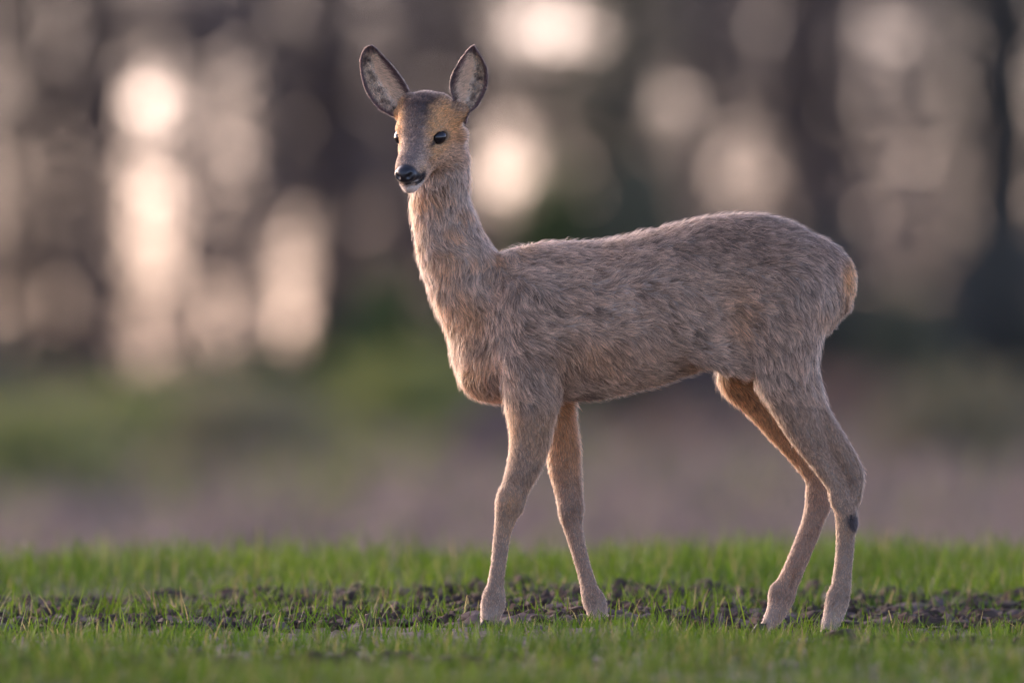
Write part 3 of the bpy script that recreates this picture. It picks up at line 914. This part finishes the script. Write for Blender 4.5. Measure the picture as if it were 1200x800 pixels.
# ------------------------------------------------------------------ the wood behind: about 100 m beyond the deer
WY = 78.0                                     # metres beyond the deer
WS = (29.3 + WY) / (29.3 * K)                 # metres per photograph pixel there
def wx(px): return (px - 600) * WS
def wz(py): return CAM_Z + ((GZ - py) / K - CAM_Z) * (29.3 + WY) / 29.3
gaps = [(180, 122, 26, 44, .95), (178, 265, 32, 120, .60), (268, 170, 26, 115, .38), (338, 325, 30, 50, .80), (252, 365, 20, 42, .62), (62, 390, 32, 65, .22),
        (25, 20, 32, 26, .40), (640, 30, 52, 24, .80), (588, 190, 30, 42, .95), (790, 115, 18, 18, .60), (858, 205, 42, 62, .42), (1036, 42, 26, 26, .58),
        (1090, 180, 48, 90, .22), (350, 8, 22, 16, .3), (440, 45, 26, 26, .2), (430, 262, 18, 22, .25), (740, 250, 30, 30, .18), (95, 170, 22, 34, .2), (900, 20, 30, 22, .2)]
def openness(X, Z):
    px = X / WS + 600; py = GZ - ((Z - CAM_Z) / ((29.3 + WY) / 29.3) + CAM_Z) * K
    o_ = .013 + .03 * sstep(.35, .75, vnoise(np.stack([X * 1.3, X * 0, Z * .55], 1), 55))
    o_ = o_ + .05 * sstep(300, 360, py)
    for gx_, gy_, rx, ry, w in gaps:
        r2 = ((px - gx_) / rx) ** 2 + ((py - gy_) / ry) ** 2
        o_ = np.maximum(o_, w ** 1.4 * .50 * np.exp(-(r2 ** 1.0) * .9))
    # beyond the photograph the same kind of wood goes on
    P2 = np.stack([X * 1.1, X * 0, Z * .7], 1)
    outer = sstep(.60, .75, vnoise(P2, 77)) * .5
    out = np.clip((np.abs(px - 600) - 620) / 40, 0, 1); out = np.maximum(out, np.clip((-20 - py) / 40, 0, 1))
    return o_ * (1 - out) + (np.maximum(outer * .5, .012)) * out

m_bark = noise_mat("bark", (.055, .042, .036), (.13, .10, .085), 5, .95)
m_bark2 = noise_mat("grey_bark", (.075, .065, .06), (.17, .15, .14), 5, .95)
def leaf_mat(name, c1, c2, tr=.3):
    return noise_mat(name, c1, c2, 1.2, .8, trans=tr)
m_brown = leaf_mat("dead_brown_leaf", (.13, .09, .07), (.22, .155, .12))
m_twig = leaf_mat("pinkish_twig", (.12, .09, .08), (.22, .165, .15), .15)
m_ever = leaf_mat("evergreen_leaf", (.11, .10, .075), (.17, .15, .12))
m_green = leaf_mat("spring_green_leaf", (.15, .18, .06), (.22, .25, .09), .5)
m_olive = leaf_mat("olive_leaf", (.13, .125, .07), (.20, .18, .11))

def tube(path, rad, ns=8):
    path = np.array(path, float); k = len(path)
    vs = []; a = np.linspace(0, 2 * np.pi, ns, endpoint=False)
    for i in range(k):
        d_ = path[min(i + 1, k - 1)] - path[max(i - 1, 0)]; d_ /= np.linalg.norm(d_)
        h_ = np.array([0, 1., 0]) if abs(d_[1]) < .9 else np.array([1., 0, 0])
        s1 = np.cross(d_, h_); s1 /= np.linalg.norm(s1); s2 = np.cross(d_, s1)
        vs.append(path[i] + rad[i] * (np.cos(a)[:, None] * s1 + np.sin(a)[:, None] * s2))
    V = np.concatenate(vs); f = []
    for i in range(k - 1):
        for j in range(ns):
            f.append((i * ns + j, i * ns + (j + 1) % ns, (i + 1) * ns + (j + 1) % ns, (i + 1) * ns + j))
    return V, np.array(f)
def join(parts):
    V, Fq, o0 = [], [], 0
    for v, f in parts:
        V.append(v); Fq.append(f + o0); o0 += len(v)
    return np.concatenate(V), np.concatenate(Fq)

def cards(px_, py_, pz_, size, g):
    k = len(px_)
    n0 = unit(g.normal(0, 1, (k, 3)) * np.array([.8, 1.2, .8]))
    h_ = unit(np.cross(n0, g.normal(0, 1, (k, 3)))); w_ = np.cross(n0, h_)
    s = (size * g.uniform(.6, 1.4, k))[:, None]
    c = np.stack([px_, py_, pz_], 1)
    V = np.stack([c - h_ * s, c + w_ * s * .55, c + h_ * s, c - w_ * s * .55], 1).reshape(-1, 3)
    return V, np.arange(4 * k).reshape(k, 4)

# trees: (photo px of the trunk, width px, depth, bark, crown material, word)
def make_tree(x, y, r, top, bark, leaf, label, seed, crown_lo):
    g = np.random.default_rng(seed)
    z0 = float(ground_z(np.array([x]), np.array([y]))[0]) - .1
    t = empty('tree', (x, y, z0)); tag(t, label, 'tree', 'trees of the wood behind the deer')
    H = top - z0
    k = 12; zz = np.linspace(0, H, k)
    off = np.cumsum(g.normal(0, .05, k)) * np.linspace(0, 1, k)
    path = np.stack([off, off * .3, zz], 1)
    parts = [tube(path, r * (1.25 - .75 * zz / H) * (1 + .5 * np.exp(-zz / .4)), 10)]
    for i in range(7):
        h0 = g.uniform(.35, .95) * H; a0 = path[int(h0 / H * (k - 1))]
        az = g.uniform(0, 6.28); ln = g.uniform(.6, 1.8)
        dv = np.array([math.cos(az), math.sin(az) * .7, g.uniform(.35, 1.0)])
        pts_ = [a0 + dv * ln * q + np.array([0, 0, .2 * q * q]) for q in np.linspace(0, 1, 5)]
        parts.append(tube(pts_, np.linspace(r * .38, .012, 5), 6))
    v, f = join(parts)
    mesh_np('trunk', v, f, bark, t)
    return t, z0

trees_spec = [
    (-150, 70, m_bark), (-60, 60, m_bark2), (35, 36, m_bark), (105, 44, m_bark), (228, 22, m_bark2), (306, 26, m_bark), (384, 52, m_bark), (480, 24, m_bark2),
    (540, 30, m_bark), (725, 34, m_bark2), (825, 20, m_bark), (948, 44, m_bark2), (1000, 18, m_bark2), (1178, 70, m_bark), (1260, 50, m_bark2), (1350, 66, m_bark)]
TX = np.array([wx(q[0]) for q in trees_spec])
tree_labels = [
    'thick blurred trunk standing beyond the left edge of the photo', 'grey blurred trunk just beyond the left edge of the photo', 'dark blurred tree left of the pale column of light',
    'wide dark trunk immediately left of the brightest tall light gap', 'thin grey trunk between the two tall light columns at left', 'slim dark trunk above the round bright gap at left',
    'widest brown trunk, seen to the left of the deer ears', 'thin grey trunk directly behind the deer head', 'dark trunk just right of the deer right-hand ear',
    'grey trunk right of the wide bright gap at the top', 'thin dark trunk rising over the middle of the deer back', 'grey trunk rising over the deer rump',
    'slender grey trunk below the small bright spot at upper right', 'broad dark tree filling the right edge of the photo', 'grey trunk just beyond the right edge of the photo', 'thick dark trunk well beyond the right edge']
g0 = np.random.default_rng(21)
tree_objs = []
for i, (px, wpx, bark) in enumerate(trees_spec):
    y = WY + g0.uniform(-1.2, 1.6)
    tree_objs.append(make_tree(wx(px), y, wpx * WS * .5, 7.5 + g0.uniform(0, 2), bark, None, tree_labels[i], 100 + i, 1))
# crowns: leaves and twigs scattered through the wood's depth, thinned where the sky shows through, each given to its nearest tree
parts_ = []
for size, xr, zr, NL in ((.034, (-5, 5), (0, 4.8), 350000), (.10, (-8.5, -5), (0, 9.2), 36000), (.10, (5, 8.5), (0, 9.2), 36000), (.10, (-5, 5), (4.8, 9.2), 50000)):
    X = g0.uniform(*xr, NL); Z = g0.uniform(*zr, NL); Yd = WY + g0.uniform(-2.5, 3.5, NL)
    dens_loc = NL / (xr[1] - xr[0]) / (zr[1] - zr[0])
    want = -np.log(np.clip(openness(X, Z), .01, .99)) / (size ** 2 * .62 * 1.1)
    keep = g0.random(NL) < want / dens_loc
    parts_.append(np.stack([X, Yd, Z, X * 0 + size], 1)[keep])
X, Yd, Z, SZ = np.concatenate(parts_).T
near = np.abs(X[:, None] - TX[None] + g0.normal(0, .25, (len(X), 1))).argmin(1)
crown_m = [m_brown, m_ever, m_brown, m_brown, m_twig, m_twig, m_brown, m_twig, m_brown, m_olive, m_twig, m_brown, m_twig, m_ever, m_ever, m_brown]
for i, (t, z0) in enumerate(tree_objs):
    k = near == i
    v, f = cards(X[k] - t.location.x, Yd[k] - t.location.y, Z[k] - z0, SZ[k], g0)
    mesh_np('crown', v, f, crown_m[i], t, smooth=False)

# rough dead grass and weeds between the ploughed field and the wood
NW = 60000
X = g0.uniform(-9, 9, NW); Y = 17 + 60 * g0.random(NW) ** .5
ridge = vnoise(np.stack([X * .55, Y * .06, X * 0], 1), 91)
kp = g0.random(NW) < sstep(.25, .75, ridge * .75 + .5 * sstep(30, 76, Y) + .12 * (X < 0))
X, Y, ridge = X[kp], Y[kp], ridge[kp]
hh = g0.uniform(.10, .34, len(X)) * (.5 + 1.3 * ridge) * (.35 + .65 * sstep(28, 60, Y)) * .8
zz = ground_z(X, Y)
az = g0.uniform(0, 3.14, len(X)); ln = g0.normal(0, .35, len(X)) * hh; wd_ = g0.uniform(.03, .07, len(X))
B = np.stack([X, Y, zz - .02], 1); ax_ = np.stack([np.cos(az), np.sin(az), az * 0], 1) * wd_[:, None]
tp = B + np.stack([ln, ln * .3, hh], 1)
V = np.stack([B - ax_, B + ax_, tp + ax_ * .3, tp - ax_ * .3], 1).reshape(-1, 3)
wc = np.where((g0.random(len(X)) < .10 + .55 * (1 - sstep(-.2, 1.2, X)) * sstep(38, 62, Y))[:, None], np.array([[.15, .17, .06]]), np.array([[.15, .123, .112]])) * g0.uniform(.7, 1.2, (len(X), 1))
o = mesh_np('dry_grass', V, np.arange(4 * len(X)).reshape(-1, 4), m_grass, smooth=False, col=np.repeat(wc, 4, axis=0))
tag(o, 'rough dead grass and weeds in front of the wood', None, None, 'stuff')

# shrubs at the wood's edge: px, top py, bottom py, half width px, material
shrubs = [(-40, 400, 580, 90, m_olive), (60, 440, 575, 80, m_green), (165, 430, 570, 70, m_olive), (250, 420, 560, 60, m_green), (350, 410, 545, 80, m_green), (450, 330, 520, 75, m_green),
          (560, 330, 520, 60, m_olive), (655, 170, 470, 65, m_green), (745, 190, 450, 60, m_olive), (850, 300, 480, 70, m_twig), (960, 250, 480, 60, m_ever), (1060, 330, 500, 70, m_olive),
          (1170, 260, 520, 80, m_ever), (1280, 380, 540, 80, m_olive),
          (20, 470, 600, 110, m_green, 52), (140, 450, 590, 90, m_green, 60), (300, 455, 590, 100, m_olive, 56), (470, 400, 570, 95, m_green, 62), (590, 470, 590, 70, m_twig, 50), (800, 480, 600, 110, m_brown, 54),
          (980, 440, 600, 110, m_brown, 58), (1130, 430, 610, 100, m_olive, 50)]
slabels = ['olive bush beyond the left edge of the photo', 'low green bush at the far left under the pale blur', 'low olive bush under the tall light column', 'low green bush under the pinkish round light',
           'wide green bush left of the deer neck', 'taller green bush behind the deer chest and neck', 'olive bush hidden behind the deer shoulder', 'tall green bush over the deer back, beside the bright gap',
           'tall olive bush over the middle of the deer back', 'leafless pinkish brush behind the deer loin', 'dark evergreen bush behind the deer rump', 'olive bush right of the deer rump',
           'dark evergreen bush at the right edge of the photo', 'olive bush beyond the right edge of the photo',
           'nearer low green bramble in the bottom left corner of the wood edge', 'nearer low green bramble below the tall light column', 'nearer olive weeds below the round bright gap at left',
           'nearer green bush right behind the deer chest', 'nearer pinkish dead stems behind the deer front legs', 'nearer brown dead bush seen under the deer belly',
           'nearer brown dead bush right behind the deer hind legs', 'nearer olive brown bush at the lower right']
for i, sp in enumerate(shrubs):
    px, t_, b_, hw, mt = sp[:5]
    y = sp[5] if len(sp) > 5 else WY - 4.2 + g0.uniform(-1, 1)
    ks = (29.3 + y) / (29.3 + WY)
    x = wx(px) * ks
    z0 = float(ground_z(np.array([x]), np.array([y]))[0])
    top = CAM_Z + (wz(t_) - CAM_Z) * ks; H = max(top - z0, .3); W = hw * WS * ks
    sh = empty('shrub', (x, y, z0)); tag(sh, slabels[i], 'bush', 'bushes along the edge of the wood')
    parts = []
    for q in range(9):
        az = g0.uniform(0, 6.28); ex = np.array([math.cos(az) * W * .8, math.sin(az) * W * .6, H * g0.uniform(.6, .9)])
        parts.append(tube([ex * s_ + np.array([0, 0, -.05]) for s_ in (0, .35, .7, 1)], np.array([.022, .016, .01, .005]), 5))
    v, f = join(parts); mesh_np('stem', v, f, m_bark2, sh)
    nlf = int(600 + 2300 * W * H)
    r = g0.random(nlf) ** (1 / 3); dd = unit(g0.normal(0, 1, (nlf, 3)))
    cl = unit(g0.normal(0, 1, (14, 3))); lob = (dd @ cl.T).max(1)
    rr = r * (.62 + .42 * lob ** 3)
    Xl = dd[:, 0] * rr * W * 1.15; Yl = dd[:, 1] * rr * W * .9; Zl = H * .5 + dd[:, 2] * rr * H * .55
    m_ = Zl > -.02
    if mt is m_twig or len(sp) > 5: m_ &= g0.random(nlf) < .5
    Tm = openness(Xl + x, Zl + z0); m_ &= g0.random(nlf) > Tm * 1.0
    v, f = cards(Xl[m_], Yl[m_], Zl[m_], .045, g0)
    mesh_np('foliage', v, f, mt, sh, smooth=False)
print('done', round(time.time() - T0, 1))
